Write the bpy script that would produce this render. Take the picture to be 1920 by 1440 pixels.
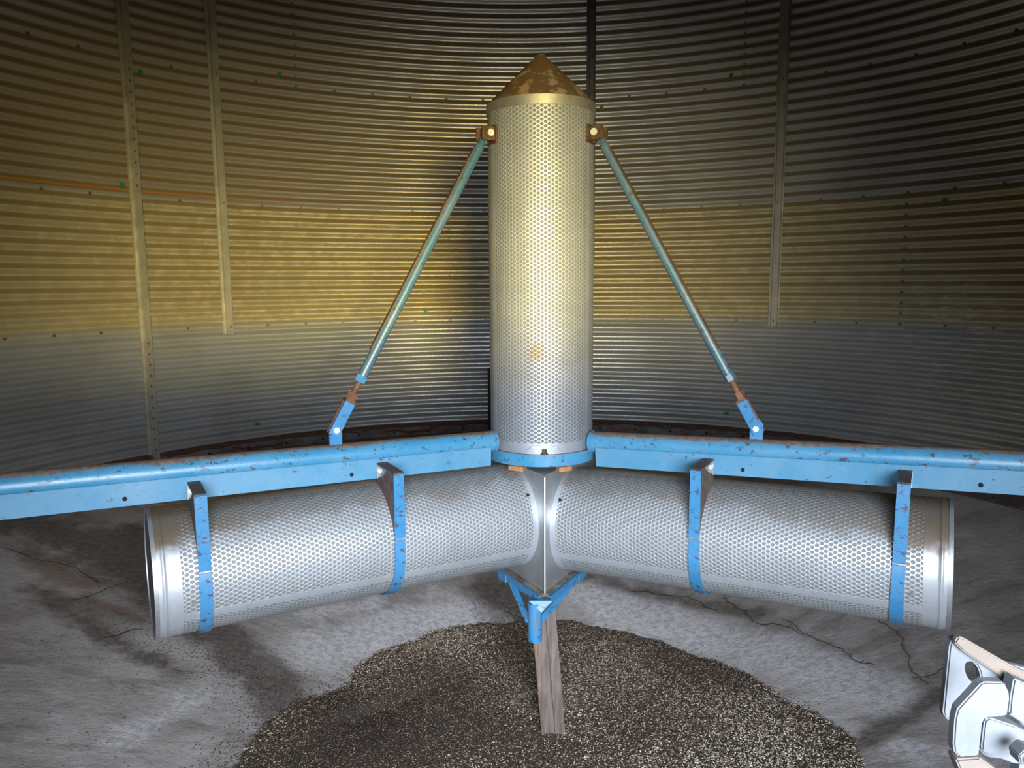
import bpy, bmesh, math, random
import numpy as np
from mathutils import Vector, Matrix

for o in list(bpy.data.objects): bpy.data.objects.remove(o)
random.seed(4); rng = np.random.default_rng(7)
SC = bpy.context.scene; COL = SC.collection

# ------------------------------------------------------------------ camera
FPX, PITCH, ROLL = 1421.7, .1327, -.0074
CP = Vector((-.0964, -2.467, .967))
R0 = Vector((1, 0, 0)); FW = Vector((0, math.cos(PITCH), -math.sin(PITCH))); U0 = Vector((0, math.sin(PITCH), math.cos(PITCH)))
RT = R0*math.cos(ROLL)+U0*math.sin(ROLL); UP = U0*math.cos(ROLL)-R0*math.sin(ROLL)
cd = bpy.data.cameras.new('camera'); cam = bpy.data.objects.new('camera', cd); COL.objects.link(cam)
cd.sensor_fit = 'HORIZONTAL'; cd.sensor_width = 36; cd.lens = FPX*36/1920; cd.clip_start = .02; cd.clip_end = 60
m = Matrix((RT, UP, -FW)).transposed().to_4x4(); m.translation = CP; cam.matrix_world = m
SC.camera = cam
SC.view_settings.view_transform = 'Standard'; SC.view_settings.look = 'None'
SC.view_settings.gamma = 1; SC.view_settings.use_curve_mapping = False
SC.view_settings.exposure = 0.0

# ------------------------------------------------------------------ world and light
w = bpy.data.worlds.new('world'); SC.world = w; w.use_nodes = True
w.node_tree.nodes['Background'].inputs[0].default_value = (.62, .75, 1, 1)
w.node_tree.nodes['Background'].inputs[1].default_value = .6

def area(name, loc, aim, sx, sy, power, col, spread):
    l = bpy.data.lights.new(name, 'AREA'); l.shape = 'RECTANGLE'; l.size = sx; l.size_y = sy
    l.energy = power; l.color = col; l.spread = math.radians(spread)
    o = bpy.data.objects.new(name, l); COL.objects.link(o); o.location = loc
    o.rotation_euler = (Vector(aim)-Vector(loc)).to_track_quat('-Z', 'Y').to_euler()
    return o
# daylight in the doorway behind the camera: yellow light off the sunlit stubble outside, blue-white skylight falling steeply; plus an added fill
area('field_light', (.42, -4.5, 1.19), (-1.3, 2.3, .9), .6, .10, 66, (1, .76, .14), 62)
area('sky_light', (.22, -3.0, .80), (.0, -1.0, -.05), 1.25, .80, 64, (.79, .88, 1), 84)
area('upper_fill', (.25, -2.95, 1.35), (-2.0, 1.2, .95), .7, .5, 4, (1, .84, .60), 95)  # added weak warm fill, lifts the upper left wall

# ------------------------------------------------------------------ helpers
def tag(o, label=None, cat=None, group=None, kind=None):
    if label: o['label'] = label
    if cat: o['category'] = cat
    if group: o['group'] = group
    if kind: o['kind'] = kind
    return o
def thing(name, label, cat, loc=(0, 0, 0), group=None):
    o = bpy.data.objects.new(name, None); COL.objects.link(o); o.location = loc
    o.empty_display_size = .05
    return tag(o, label, cat, group)
def ray(x, y): return FW+RT*((x-960)/FPX)-UP*((y-720)/FPX)
def on_y(x, y, yy):
    v = ray(x, y); return CP+v*((yy-CP.y)/v.y)
def on_wall(x, y, R=2.743):
    v = ray(x, y); a = v.x**2+v.y**2; b = 2*(CP.x*v.x+CP.y*v.y); c = CP.x**2+CP.y**2-R*R
    P = CP+v*((-b+math.sqrt(b*b-4*a*c))/2/a); return math.atan2(P.x, P.y), P.z

class MB:
    def __init__(s): s.v = []; s.f = []; s.uv = {}
    def add(s, vs, fs):
        n = len(s.v); s.v += [tuple(v) for v in vs]; s.f += [tuple(i+n for i in f) for f in fs]
    def box(s, c, h, ax=None):
        ax = ax or (Vector((1, 0, 0)), Vector((0, 1, 0)), Vector((0, 0, 1))); c = Vector(c)
        vs = [c+ax[0]*(h[0]*i)+ax[1]*(h[1]*j)+ax[2]*(h[2]*k) for i in (-1, 1) for j in (-1, 1) for k in (-1, 1)]
        s.add(vs, [(0, 1, 3, 2), (4, 6, 7, 5), (0, 4, 5, 1), (2, 3, 7, 6), (0, 2, 6, 4), (1, 5, 7, 3)]); return s
    def cyl(s, a, b, r, n=24, r2=None, caps=True):
        a = Vector(a); b = Vector(b); r2 = r if r2 is None else r2
        d = (b-a).normalized(); u = d.orthogonal().normalized(); t = d.cross(u)
        vs = [a+(u*math.cos(q)+t*math.sin(q))*r for q in [2*math.pi*i/n for i in range(n)]]
        vs += [b+(u*math.cos(q)+t*math.sin(q))*r2 for q in [2*math.pi*i/n for i in range(n)]]
        fs = [(i, (i+1) % n, n+(i+1) % n, n+i) for i in range(n)]
        if caps: fs += [tuple(range(n-1, -1, -1)), tuple(range(n, 2*n))]
        s.add(vs, fs); return s
    def pipe(s, a, b, ro, ri, n=32):          # hollow tube
        a = Vector(a); b = Vector(b); d = (b-a).normalized(); u = d.orthogonal().normalized(); t = d.cross(u)
        vs = []
        for p, r in ((a, ro), (b, ro), (b, ri), (a, ri)):
            vs += [p+(u*math.cos(2*math.pi*i/n)+t*math.sin(2*math.pi*i/n))*r for i in range(n)]
        s.add(vs, [(k*n+i, k*n+(i+1) % n, ((k+1) % 4)*n+(i+1) % n, ((k+1) % 4)*n+i) for k in range(4) for i in range(n)]); return s
    def prism(s, pts, off):                   # polygon pts (3D, planar) extruded by off
        off = Vector(off); n = len(pts)
        s.add([Vector(p) for p in pts]+[Vector(p)+off for p in pts],
              [tuple(range(n-1, -1, -1)), tuple(range(n, 2*n))]+[(i, (i+1) % n, n+(i+1) % n, n+i) for i in range(n)]); return s
    def ribbon(s, path, side, thick):         # path of points, width vector +-side, thickness vectors per point
        n = len(path); vs = []
        for p, t in zip(path, thick):
            p = Vector(p); t = Vector(t); sd = Vector(side)
            vs += [p-sd, p+sd, p+sd+t, p-sd+t]
        fs = [(4*i+k, 4*i+(k+1) % 4, 4*i+4+(k+1) % 4, 4*i+4+k) for i in range(n-1) for k in range(4)]
        fs += [(3, 2, 1, 0), (4*n-4, 4*n-3, 4*n-2, 4*n-1)]
        s.add(vs, fs); return s
    def build(s, name, mat, parent=None, bevel=0, smooth=None, origin=None):
        me = bpy.data.meshes.new(name)
        org = Vector(origin) if origin is not None else (parent.location if parent is not None and parent.type == 'EMPTY' else Vector((0, 0, 0)))
        me.from_pydata([tuple(Vector(v)-org) for v in s.v], [], s.f); me.update()
        bm = bmesh.new(); bm.from_mesh(me); bmesh.ops.recalc_face_normals(bm, faces=bm.faces)
        if bevel: bmesh.ops.bevel(bm, geom=list(bm.edges), offset=bevel, segments=2, affect='EDGES', clamp_overlap=True)
        bm.to_mesh(me); bm.free()
        me.materials.append(mat)
        o = bpy.data.objects.new(name, me); COL.objects.link(o)
        if parent is not None: o.parent = parent
        else: o.location = org
        if smooth is not None:
            for p in me.polygons: p.use_smooth = True
            try: me.set_sharp_from_angle(angle=math.radians(smooth))
            except Exception: pass
        return o

def np_mesh(name, V, F, mat, uv=None, smooth=False, mats=None, midx=None, attr=None):
    me = bpy.data.meshes.new(name); V = np.asarray(V, np.float32); F = np.asarray(F, np.int32)
    k = F.shape[1]
    me.vertices.add(len(V)); me.vertices.foreach_set('co', V.ravel())
    me.loops.add(F.size); me.loops.foreach_set('vertex_index', F.ravel())
    me.polygons.add(len(F)); me.polygons.foreach_set('loop_start', np.arange(0, F.size, k, dtype=np.int32))
    if smooth: me.polygons.foreach_set('use_smooth', np.ones(len(F), bool))
    for mt in (mats or [mat]): me.materials.append(mt)
    if midx is not None: me.polygons.foreach_set('material_index', np.asarray(midx, np.int32))
    me.update(calc_edges=True)
    if uv is not None:
        l = me.uv_layers.new(name='UVMap'); l.data.foreach_set('uv', np.asarray(uv, np.float32)[F.ravel()].ravel())
    if attr:
        for nm, val in attr.items():
            a = me.attributes.new(nm, 'FLOAT', 'POINT'); a.data.foreach_set('value', np.asarray(val, np.float32))
    me.validate()
    o = bpy.data.objects.new(name, me); COL.objects.link(o); return o

# ------------------------------------------------------------------ materials
class NT:
    def __init__(s, name):
        s.m = bpy.data.materials.new(name); s.m.use_nodes = True; s.t = s.m.node_tree; s.n = s.t.nodes
        s.b = s.n['Principled BSDF']
    def link(s, a, b): s.t.links.new(a, b)
    def set(s, inp, v):
        if isinstance(v, bpy.types.NodeSocket): s.link(v, inp)
        elif isinstance(v, (tuple, list)) and len(v) == 3 and inp.type == 'RGBA': inp.default_value = (*v, 1)
        else: inp.default_value = v
    def P(s, key, v): s.set(s.b.inputs[key], v)
    def math(s, op, a, b=None, c=None, clamp=False):
        n = s.n.new('ShaderNodeMath'); n.operation = op; n.use_clamp = clamp
        for i, q in enumerate((a, b, c)):
            if q is not None: s.set(n.inputs[i], q)
        return n.outputs[0]
    def vm(s, op, a, b=None, sc=None):
        n = s.n.new('ShaderNodeVectorMath'); n.operation = op; s.set(n.inputs[0], a)
        if b is not None: s.set(n.inputs[1], b)
        if sc is not None: s.set(n.inputs['Scale'], sc)
        return n.outputs['Value'] if op in ('DOT_PRODUCT', 'LENGTH', 'DISTANCE') else n.outputs[0]
    def obj(s): return s.n.new('ShaderNodeTexCoord').outputs['Object']
    def uv(s): return s.n.new('ShaderNodeTexCoord').outputs['UV']
    def sep(s, v):
        n = s.n.new('ShaderNodeSeparateXYZ'); s.link(v, n.inputs[0]); return n.outputs
    def comb(s, x, y, z=0):
        n = s.n.new('ShaderNodeCombineXYZ'); s.set(n.inputs[0], x); s.set(n.inputs[1], y); s.set(n.inputs[2], z); return n.outputs[0]
    def noise(s, vec, scale, detail=4, rough=.55, dist=0):
        n = s.n.new('ShaderNodeTexNoise'); s.link(vec, n.inputs['Vector']); n.inputs['Scale'].default_value = scale
        n.inputs['Detail'].default_value = detail; n.inputs['Roughness'].default_value = rough; n.inputs['Distortion'].default_value = dist
        return n.outputs['Fac']
    def voro(s, vec, scale, out='Color'):
        n = s.n.new('ShaderNodeTexVoronoi'); s.link(vec, n.inputs['Vector']); n.inputs['Scale'].default_value = scale; return n.outputs[out]
    def rng(s, v, a, b, c=0., d=1.):
        n = s.n.new('ShaderNodeMapRange'); n.interpolation_type = 'SMOOTHSTEP'; s.link(v, n.inputs[0])
        for i, q in enumerate((a, b, c, d)): s.set(n.inputs[1+i], q)
        return n.outputs[0]
    def mix(s, f, a, b):
        n = s.n.new('ShaderNodeMix'); n.data_type = 'RGBA'; s.set(n.inputs[0], f); s.set(n.inputs[6], a); s.set(n.inputs[7], b); return n.outputs[2]
    def bump(s, h, st, dist=.01, nrm=None):
        n = s.n.new('ShaderNodeBump'); s.link(h, n.inputs['Height']); n.inputs['Strength'].default_value = st; n.inputs['Distance'].default_value = dist
        if nrm is not None: s.link(nrm, n.inputs['Normal'])
        return n.outputs[0]

def mat_wall():
    t = NT('galvanised_corrugated'); o = t.obj(); x, y, z = t.sep(o)[:3]
    sp = t.noise(o, 240, 2); big = t.noise(o, 1.6, 5, .6); mid = t.noise(o, 14, 4, .65)
    c = t.mix(t.rng(big, .35, .68), (.42, .43, .44), (.32, .325, .33))
    c = t.mix(t.math('MULTIPLY', t.rng(sp, .5, .75), .35), c, (.62, .62, .60))
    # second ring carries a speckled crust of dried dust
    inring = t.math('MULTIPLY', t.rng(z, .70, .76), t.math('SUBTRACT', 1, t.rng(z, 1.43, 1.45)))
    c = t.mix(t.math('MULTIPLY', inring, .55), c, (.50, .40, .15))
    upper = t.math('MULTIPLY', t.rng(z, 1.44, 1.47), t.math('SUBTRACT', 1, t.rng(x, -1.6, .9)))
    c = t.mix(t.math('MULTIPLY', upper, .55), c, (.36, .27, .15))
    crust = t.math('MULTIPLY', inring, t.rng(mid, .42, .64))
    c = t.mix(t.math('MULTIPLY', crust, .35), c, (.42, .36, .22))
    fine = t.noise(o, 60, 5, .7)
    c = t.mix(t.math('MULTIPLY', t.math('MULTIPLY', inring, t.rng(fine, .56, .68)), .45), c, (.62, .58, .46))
    # brown dust and painted-in shade on the upward slopes of each corrugation
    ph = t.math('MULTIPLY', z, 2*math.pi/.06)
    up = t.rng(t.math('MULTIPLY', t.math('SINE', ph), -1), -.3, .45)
    dust_shade = t.rng(z, .52, .95)
    c = t.mix(t.math('MULTIPLY', t.math('MULTIPLY', up, .82), dust_shade), c, (.105, .07, .028))
    # rust bleeding out of the lap joint on the left
    lap = t.math('MULTIPLY', t.rng(z, 1.455, 1.466), t.math('SUBTRACT', 1, t.rng(z, 1.478, 1.488)))
    lf = t.math('SUBTRACT', 1, t.rng(x, -2.25, -1.2))
    c = t.mix(t.math('MULTIPLY', t.math('MULTIPLY', lap, lf), .8), c, (.30, .14, .03))
    # lime patch on the far right
    dpt = t.vm('DISTANCE', o, (2.23, 1.55, .55)); patch = t.math('MULTIPLY', t.math('SUBTRACT', 1, t.rng(dpt, .1, .6)), t.rng(t.noise(t.vm('MULTIPLY', o, (6, 6, 30)), 1.6, 5, .7), .48, .66))
    c = t.mix(t.math('MULTIPLY', patch, .55), c, (.60, .57, .50))
    t.P('Base Color', c); t.P('Metallic', t.math('SUBTRACT', .62, t.math('MULTIPLY', t.math('MULTIPLY', up, dust_shade), .45)))
    t.P('Roughness', t.math('ADD', .25, t.math('ADD', t.math('MULTIPLY', big, .12), t.math('MULTIPLY', t.math('ADD', crust, t.math('MULTIPLY', up, dust_shade)), .2))))
    t.P('Normal', t.bump(t.math('ADD', sp, t.math('MULTIPLY', fine, .6)), .25, .002))
    return t.m

def mat_perf(name, ax):
    # staggered round perforations; uv in metres: u along the circumference, v along the tube
    t = NT(name); uv = t.uv(); u, v = t.sep(uv)[:2]; o = t.obj(); ox, oy, oz = t.sep(o)[:3]
    d = .0128
    if ax == 'v': a, b = u, v
    else: a, b = v, u
    colw = d*.866
    ca = t.math('DIVIDE', a, colw); ia = t.math('FLOOR', ca)
    odd = t.math('FRACT', t.math('MULTIPLY', ia, .5))
    fb = t.math('SUBTRACT', t.math('FRACT', t.math('ADD', t.math('DIVIDE', b, d), odd)), .5)
    fa = t.math('SUBTRACT', t.math('FRACT', ca), .5)
    # hexagonal web between round dimples
    dist = t.math('POWER', t.math('ADD', t.math('POWER', t.math('MULTIPLY', fa, .86), 2), t.math('POWER', t.math('MULTIPLY', fb, 1.22), 2)), .5)
    hole = t.math('SUBTRACT', 1, t.rng(dist, .34, .46))
    at = t.n.new('ShaderNodeAttribute'); at.attribute_name = 'plain'
    keep = t.math('SUBTRACT', 1, t.rng(at.outputs['Fac'], .35, .65))
    hole = t.math('MULTIPLY', hole, keep)
    big = t.noise(o, 7, 5, .65); sm = t.noise(o, 90, 3)
    base = t.mix(t.rng(big, .35, .7), (.42, .445, .475), (.33, .35, .37))
    base = t.mix(t.math('MULTIPLY', t.rng(sm, .5, .8), .4), base, (.52, .54, .57))
    dirt = t.rng(t.noise(t.vm('MULTIPLY', o, (5, 5, 2)), 3.2, 5, .7), .60, .76)
    base = t.mix(t.math('MULTIPLY', dirt, .22), base, (.38, .30, .17))
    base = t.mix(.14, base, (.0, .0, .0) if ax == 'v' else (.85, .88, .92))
    if ax == 'h':
        # grain dust baked brown on the crown of the duct, heavier near the outer straps
        far = t.rng(t.math('ABSOLUTE', ox), .55, .92)
        hi = t.math('ADD', t.math('ADD', oz, t.math('MULTIPLY', far, .022)), t.math('MULTIPLY', t.math('SUBTRACT', big, .5), .12))
        crown = t.math('MULTIPLY', t.rng(hi, .118, .15), t.math('ADD', .42, t.math('MULTIPLY', far, .45)))
        base = t.mix(crown, base, (.17, .11, .055))
    else:
        spot = t.math('SUBTRACT', 1, t.rng(t.vm('DISTANCE', t.vm('ADD', o, t.vm('SCALE', t.comb(t.noise(o, 60, 3), t.noise(o, 45, 3), 0), None, .03)), (-.002, -.155, .335)), .015, .035))
        base = t.mix(t.math('MULTIPLY', spot, .6), base, (.35, .15, .03))
    c = t.mix(t.math('MULTIPLY', hole, .80), base, (.10, .095, .085))
    t.P('Base Color', c); t.P('Metallic', t.math('SUBTRACT', .55, t.math('MULTIPLY', hole, .3)))
    t.P('Roughness', t.math('ADD', t.math('ADD', .46 if ax == 'v' else .36, t.math('MULTIPLY', big, .12)), t.math('MULTIPLY', hole, .25)))
    t.P('Normal', t.bump(t.math('SUBTRACT', t.math('MULTIPLY', sm, .06), t.rng(dist, .44, .16, 0, 1) if False else t.math('MULTIPLY', hole, 1.0)), .55, .0022))
    return t.m

def mat_sheet(name, c1, c2, rough=.4, metal=.75, rust=0, dark=None):
    t = NT(name); o = t.obj(); big = t.noise(o, 9, 5, .65); sm = t.noise(o, 120, 3)
    c = t.mix(t.rng(big, .35, .68), c1, c2)
    c = t.mix(t.math('MULTIPLY', t.rng(sm, .5, .8), .25), c, tuple(min(1, q*1.35) for q in c1))
    if rust: c = t.mix(t.math('MULTIPLY', t.rng(t.noise(o, 16, 6, .7), .60-rust*.2, .68-rust*.2), .8), c, (.12, .052, .022))
    t.P('Base Color', c); t.P('Metallic', metal); t.P('Roughness', t.math('ADD', rough, t.math('MULTIPLY', big, .15)))
    t.P('Normal', t.bump(sm, .15, .002)); return t.m

def mat_blue(name, chips=.5, top=True, col=(.032, .185, .32)):
    t = NT(name); o = t.obj(); g = t.n.new('ShaderNodeNewGeometry'); nz = t.sep(g.outputs['Normal'])[2]
    big = t.noise(o, 6, 4, .6); sm = t.noise(o, 70, 5, .7); ch = t.noise(t.vm('MULTIPLY', o, (1, 1, 1.6)), 42, 6, .72)
    c = t.mix(t.rng(big, .3, .7), col, (col[0]*1.5+.02, col[1]*1.18, col[2]*1.08))
    c = t.mix(t.math('MULTIPLY', t.rng(sm, .5, .75), .18), c, (.10, .36, .52))
    chip = t.math('MAXIMUM', t.rng(ch, .628-chips*.09, .650-chips*.09), t.math('MULTIPLY', t.rng(t.noise(o, 210, 3, .6), .70-chips*.06, .73-chips*.06), .8))
    c = t.mix(t.math('MULTIPLY', chip, .85), c, (.055, .035, .028))
    if top:
        edge = t.math('ADD', nz, t.math('MULTIPLY', t.math('SUBTRACT', t.noise(o, 5, 6, .65), .5), .9))
        dust = t.rng(edge, .66, .92)
        c = t.mix(t.math('MULTIPLY', dust, .9), c, t.mix(t.rng(sm, .4, .6), (.13, .075, .045), (.20, .13, .085)))
    t.P('Base Color', c); t.P('Metallic', 0); t.P('Roughness', t.math('ADD', .27, t.math('MULTIPLY', sm, .2)))
    t.P('Normal', t.bump(t.math('SUBTRACT', sm, chip), .12, .002)); return t.m

def mat_rust(name, c1=(.15, .065, .03), c2=(.07, .04, .028), metal=.2, rough=.7):
    t = NT(name); o = t.obj(); n1 = t.noise(o, 35, 6, .7); n2 = t.noise(o, 130, 4, .7)
    c = t.mix(t.rng(n1, .38, .62), c1, c2); c = t.mix(t.math('MULTIPLY', t.rng(n2, .6, .75), .35), c, tuple(min(1, q*2.4) for q in c1))
    t.P('Base Color', c); t.P('Metallic', metal); t.P('Roughness', rough); t.P('Normal', t.bump(t.math('ADD', n1, n2), .35, .002)); return t.m

def mat_cone():
    t = NT('rusty_galvanised_cone'); o = t.obj(); z = t.sep(o)[2]
    n1 = t.noise(o, 22, 6, .7); n2 = t.noise(o, 90, 4, .7); n3 = t.noise(o, 11, 3, .6)
    c = t.mix(t.rng(n3, .40, .6), (.135, .08, .032), (.105, .09, .06))
    c = t.mix(t.math('MULTIPLY', t.rng(n1, .52, .58), .8), c, (.36, .25, .16))
    c = t.mix(t.math('MULTIPLY', t.rng(z, 1.60, 1.64), .6), c, (.12, .105, .08))
    t.P('Base Color', c); t.P('Metallic', .25); t.P('Roughness', .6); t.P('Normal', t.bump(t.math('ADD', n1, n2), .3, .002)); return t.m

def seg(t, p, a, b):
    a = Vector((*a, 0)); b = Vector((*b, 0)); ba = b-a
    pa = t.vm('SUBTRACT', p, tuple(a)); h = t.math('DIVIDE', t.vm('DOT_PRODUCT', pa, tuple(ba)), ba.length_squared, clamp=True)
    return t.vm('LENGTH', t.vm('SUBTRACT', pa, t.vm('SCALE', tuple(ba), None, h)))

def floor_pt(x, y):      # pixel -> point on the hopper cone (iterated)
    z = -.3; P = None
    for _ in range(30):
        v = ray(x, y); P = CP+v*((z-CP.z)/v.z); z = cone_z(math.hypot(P.x, P.y))
    return (P.x, P.y)
def cone_z(r): return -.06-(2.62-min(r, 2.62))*.2513

def mat_concrete():
    t = NT('stained_concrete'); o = t.obj(); ox, oy, oz = t.sep(o)[:3]
    flat = t.comb(ox, oy, 0)
    wob = t.n.new('ShaderNodeTexNoise'); t.link(flat, wob.inputs['Vector']); wob.inputs['Scale'].default_value = 9; wob.inputs['Detail'].default_value = 4
    pw = t.vm('ADD', flat, t.vm('SCALE', t.vm('SUBTRACT', wob.outputs['Color'], (.5, .5, .5)), None, .10))
    pw = t.vm('MULTIPLY', pw, (1, 1, 0))
    n1 = t.noise(flat, 1.7, 6, .62); n2 = t.noise(flat, 9, 6, .7); n3 = t.noise(flat, 130, 4, .7); n4 = t.noise(flat, 38, 5, .7)
    c = t.mix(t.rng(n1, .35, .65), (.235, .205, .19), (.40, .37, .355))
    c = t.mix(t.math('MULTIPLY', t.rng(n2, .48, .66), .5), c, (.45, .43, .425))
    ang = t.math('ARCTAN2', ox, oy); rad = t.vm('LENGTH', flat)
    n5 = t.noise(t.comb(t.math('MULTIPLY', ang, 8.0), t.math('MULTIPLY', rad, 1.6), 0), 1.6, 6, .65, .5)
    c = t.mix(t.math('MULTIPLY', t.rng(n5, .50, .66), .55), c, (.145, .12, .11))
    c = t.mix(t.math('MULTIPLY', t.rng(n5, .50, .36), .35), c, (.42, .405, .41))
    at = t.n.new('ShaderNodeAttribute'); at.attribute_name = 'stain'; stain = at.outputs['Fac']
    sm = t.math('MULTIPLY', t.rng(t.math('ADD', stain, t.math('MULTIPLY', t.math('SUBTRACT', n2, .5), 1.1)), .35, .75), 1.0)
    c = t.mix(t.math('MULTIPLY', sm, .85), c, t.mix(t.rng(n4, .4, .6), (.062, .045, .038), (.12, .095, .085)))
    al = t.n.new('ShaderNodeAttribute'); al.attribute_name = 'pale'; pale = al.outputs['Fac']
    pm = t.rng(t.math('ADD', pale, t.math('MULTIPLY', t.math('SUBTRACT', n2, .5), .9)), .35, .8)
    c = t.mix(t.math('MULTIPLY', pm, .8), c, t.mix(t.rng(n4, .42, .62), (.56, .54, .555), (.36, .345, .355)))
    ar = t.n.new('ShaderNodeAttribute'); ar.attribute_name = 'rusty'
    rm = t.rng(t.math('ADD', ar.outputs['Fac'], t.math('MULTIPLY', t.math('SUBTRACT', n2, .5), 1.0)), .45, .85)
    c = t.mix(t.math('MULTIPLY', rm, .6), c, (.14, .075, .04))
    c = t.mix(t.math('MULTIPLY', t.rng(n3, .60, .70), .55), c, (.06, .05, .045))
    lines = [[(1360, 1120), (1420, 1165), (1500, 1185), (1560, 1215), (1640, 1245)], [(1470, 1160), (1560, 1215)],
             [(1655, 1165), (1690, 1200), (1710, 1250), (1735, 1285)], [(0, 1020), (60, 1045), (140, 1060), (190, 1090)],
             [(150, 1120), (240, 1090)], [(200, 1190), (275, 1180)], [(1180, 1105), (1290, 1120), (1350, 1145)],
             [(1715, 1270), (1780, 1250)], [(940, 1140), (965, 1155), (1000, 1160)]]
    dm = None
    for L in lines:
        q = [floor_pt(*p) for p in L]
        for a, b in zip(q[:-1], q[1:]):
            dd = seg(t, pw, a, b); dm = dd if dm is None else t.math('MINIMUM', dm, dd)
    crk = t.math('SUBTRACT', 1, t.rng(dm, .0015, .006)); halo = t.math('SUBTRACT', 1, t.rng(dm, .005, .05))
    c = t.mix(t.math('MULTIPLY', halo, .22), c, (.10, .085, .075)); c = t.mix(t.math('MULTIPLY', crk, .6), c, (.045, .035, .03))
    t.P('Base Color', c); t.P('Roughness', .82)
    t.P('Normal', t.bump(t.math('SUBTRACT', t.math('ADD', t.math('MULTIPLY', n2, 1.3), t.math('ADD', n4, t.math('MULTIPLY', n3, .4))), t.math('MULTIPLY', crk, 1.0)), .5, .010))
    return t.m

def mat_grainbase():
    t = NT('chaff_bed'); o = t.obj(); n = t.noise(o, 160, 5, .75); n2 = t.noise(o, 4, 3)
    t.P('Base Color', t.mix(t.rng(n, .4, .68), (.022, .015, .011), (.10, .075, .045))); t.P('Roughness', .9)
    t.P('Normal', t.bump(n, .8, .006)); return t.m
def mat_seed():
    t = NT('grain_husks'); a = t.n.new('ShaderNodeAttribute'); a.attribute_name = 'tone'
    r = t.n.new('ShaderNodeValToRGB'); t.link(a.outputs['Fac'], r.inputs[0]); e = r.color_ramp.elements
    e[0].position = 0; e[0].color = (.034, .020, .016, 1); e[1].position = 1; e[1].color = (.82, .73, .58, 1)
    for p, c in ((.35, (.085, .055, .040, 1)), (.6, (.20, .145, .105, 1)), (.82, (.46, .37, .25, 1))):
        x = e.new(p); x.color = c
    t.P('Base Color', r.outputs[0]); t.P('Roughness', .6); return t.m
def mat_wood(name, a=(.18, .14, .118), b=(.095, .07, .06)):
    t = NT(name); o = t.obj(); s = t.vm('MULTIPLY', o, (22, 22, 1.6)); n = t.noise(s, 3, 6, .65, .4); n2 = t.noise(o, 12, 4, .6)
    c = t.mix(t.rng(n, .35, .65), a, b); c = t.mix(t.math('MULTIPLY', t.rng(n2, .5, .7), .4), c, (a[0]*1.35, a[1]*1.35, a[2]*1.35))
    z = t.sep(o)[2]
    wet = t.math('MULTIPLY', t.rng(t.math('ADD', z, t.math('MULTIPLY', n2, .03)), -.47, -.445), t.math('SUBTRACT', 1, t.rng(z, -.425, -.40)))
    c = t.mix(t.math('MULTIPLY', wet, .6), c, (.05, .037, .04))
    t.P('Base Color', c); t.P('Roughness', .75); t.P('Normal', t.bump(n, .3, .002)); return t.m
def mat_plain(name, c, rough=.5, metal=0):
    t = NT(name); o = t.obj(); n = t.noise(o, 80, 3)
    t.P('Base Color', t.mix(t.math('MULTIPLY', n, .4), c, tuple(q*.6 for q in c))); t.P('Roughness', rough); t.P('Metallic', metal); return t.m

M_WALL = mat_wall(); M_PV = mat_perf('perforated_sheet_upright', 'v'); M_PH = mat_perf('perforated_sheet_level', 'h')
M_GALV = mat_sheet('galvanised_sheet', (.42, .43, .43), (.30, .31, .315))
M_STIFF = mat_sheet('stiffener_steel', (.36, .345, .30), (.26, .25, .22), .42, .7)
M_STIFFD = mat_sheet('dark_stiffener_steel', (.085, .09, .095), (.06, .06, .06), .5, .6)
M_RING = mat_sheet('base_ring_steel', (.13, .14, .16), (.08, .08, .09), .6, .3, rust=.55)
M_CAULK = mat_rust('dark_red_caulk', (.075, .028, .02), (.035, .017, .014), 0, .8)
M_DARK = mat_rust('dark_steel', (.02, .017, .015), (.012, .01, .01), .2, .7)
M_BLUE = mat_blue('worn_blue_paint'); M_BLUEP = mat_blue('flat_blue_paint', .05, False, (.052, .195, .315))
M_BLUES = mat_blue('strap_blue_paint', .55, False, (.025, .16, .32)); M_TEAL = mat_blue('rod_blue_paint', .45, False, (.03, .085, .135))
M_RUST = mat_rust('rusty_steel'); M_RUSTL = mat_rust('orange_rust', (.12, .062, .028), (.06, .032, .016), .3, .5)
M_BRACK = mat_rust('brown_dusty_bracket', (.13, .09, .07), (.075, .05, .042), .1, .7)
M_ZINC = mat_sheet('zinc_bolt', (.8, .8, .78), (.65, .65, .62), .3, .5)
M_BOLT = mat_sheet('wall_bolt_steel', (.22, .20, .15), (.10, .085, .06), .4, .7)
M_CONE = mat_cone(); M_CONC = mat_concrete(); M_BED = mat_grainbase(); M_SEED = mat_seed()
M_WOOD = mat_wood('weathered_wood'); M_WOODO = mat_wood('orange_wood', (.36, .17, .065), (.20, .09, .04))
M_GREEN = mat_plain('green_tag', (.02, .13, .03)); M_BLACK = mat_plain('black_hole', (.004, .004, .004), .9)
M_LATCH = mat_sheet('hot_dip_galvanised', (.085, .09, .10), (.055, .06, .068), .68, 0)
M_LATCHT = mat_sheet('tan_stained_galvanised', (.085, .062, .045), (.065, .052, .043), .68, 0)

# ------------------------------------------------------------------ setting: corrugated shell
RW, PZ, AZ = 2.743, .06, .0058
STEP = 2*math.pi/72; PH0 = .8556
SEAMS = [.7209, 1.4418, 2.1627]; ZTOP = 2.95
LAPS = [(.7209, 1.4418, -3), (.7209, 1.4418, 9), (2.1627, ZTOP, -7), (2.1627, ZTOP, 5), (1.4418, 2.1627, -9.02), (0, .7209, -11.02)]
nz = int(ZTOP/PZ*12); zs = np.linspace(0, ZTOP, nz+1); nphi = 240
phs = -math.pi+2*math.pi*np.arange(nphi)/nphi
ph_, z_ = np.meshgrid(phs, zs); rr = RW+AZ*np.cos(2*math.pi*z_/PZ)
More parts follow.
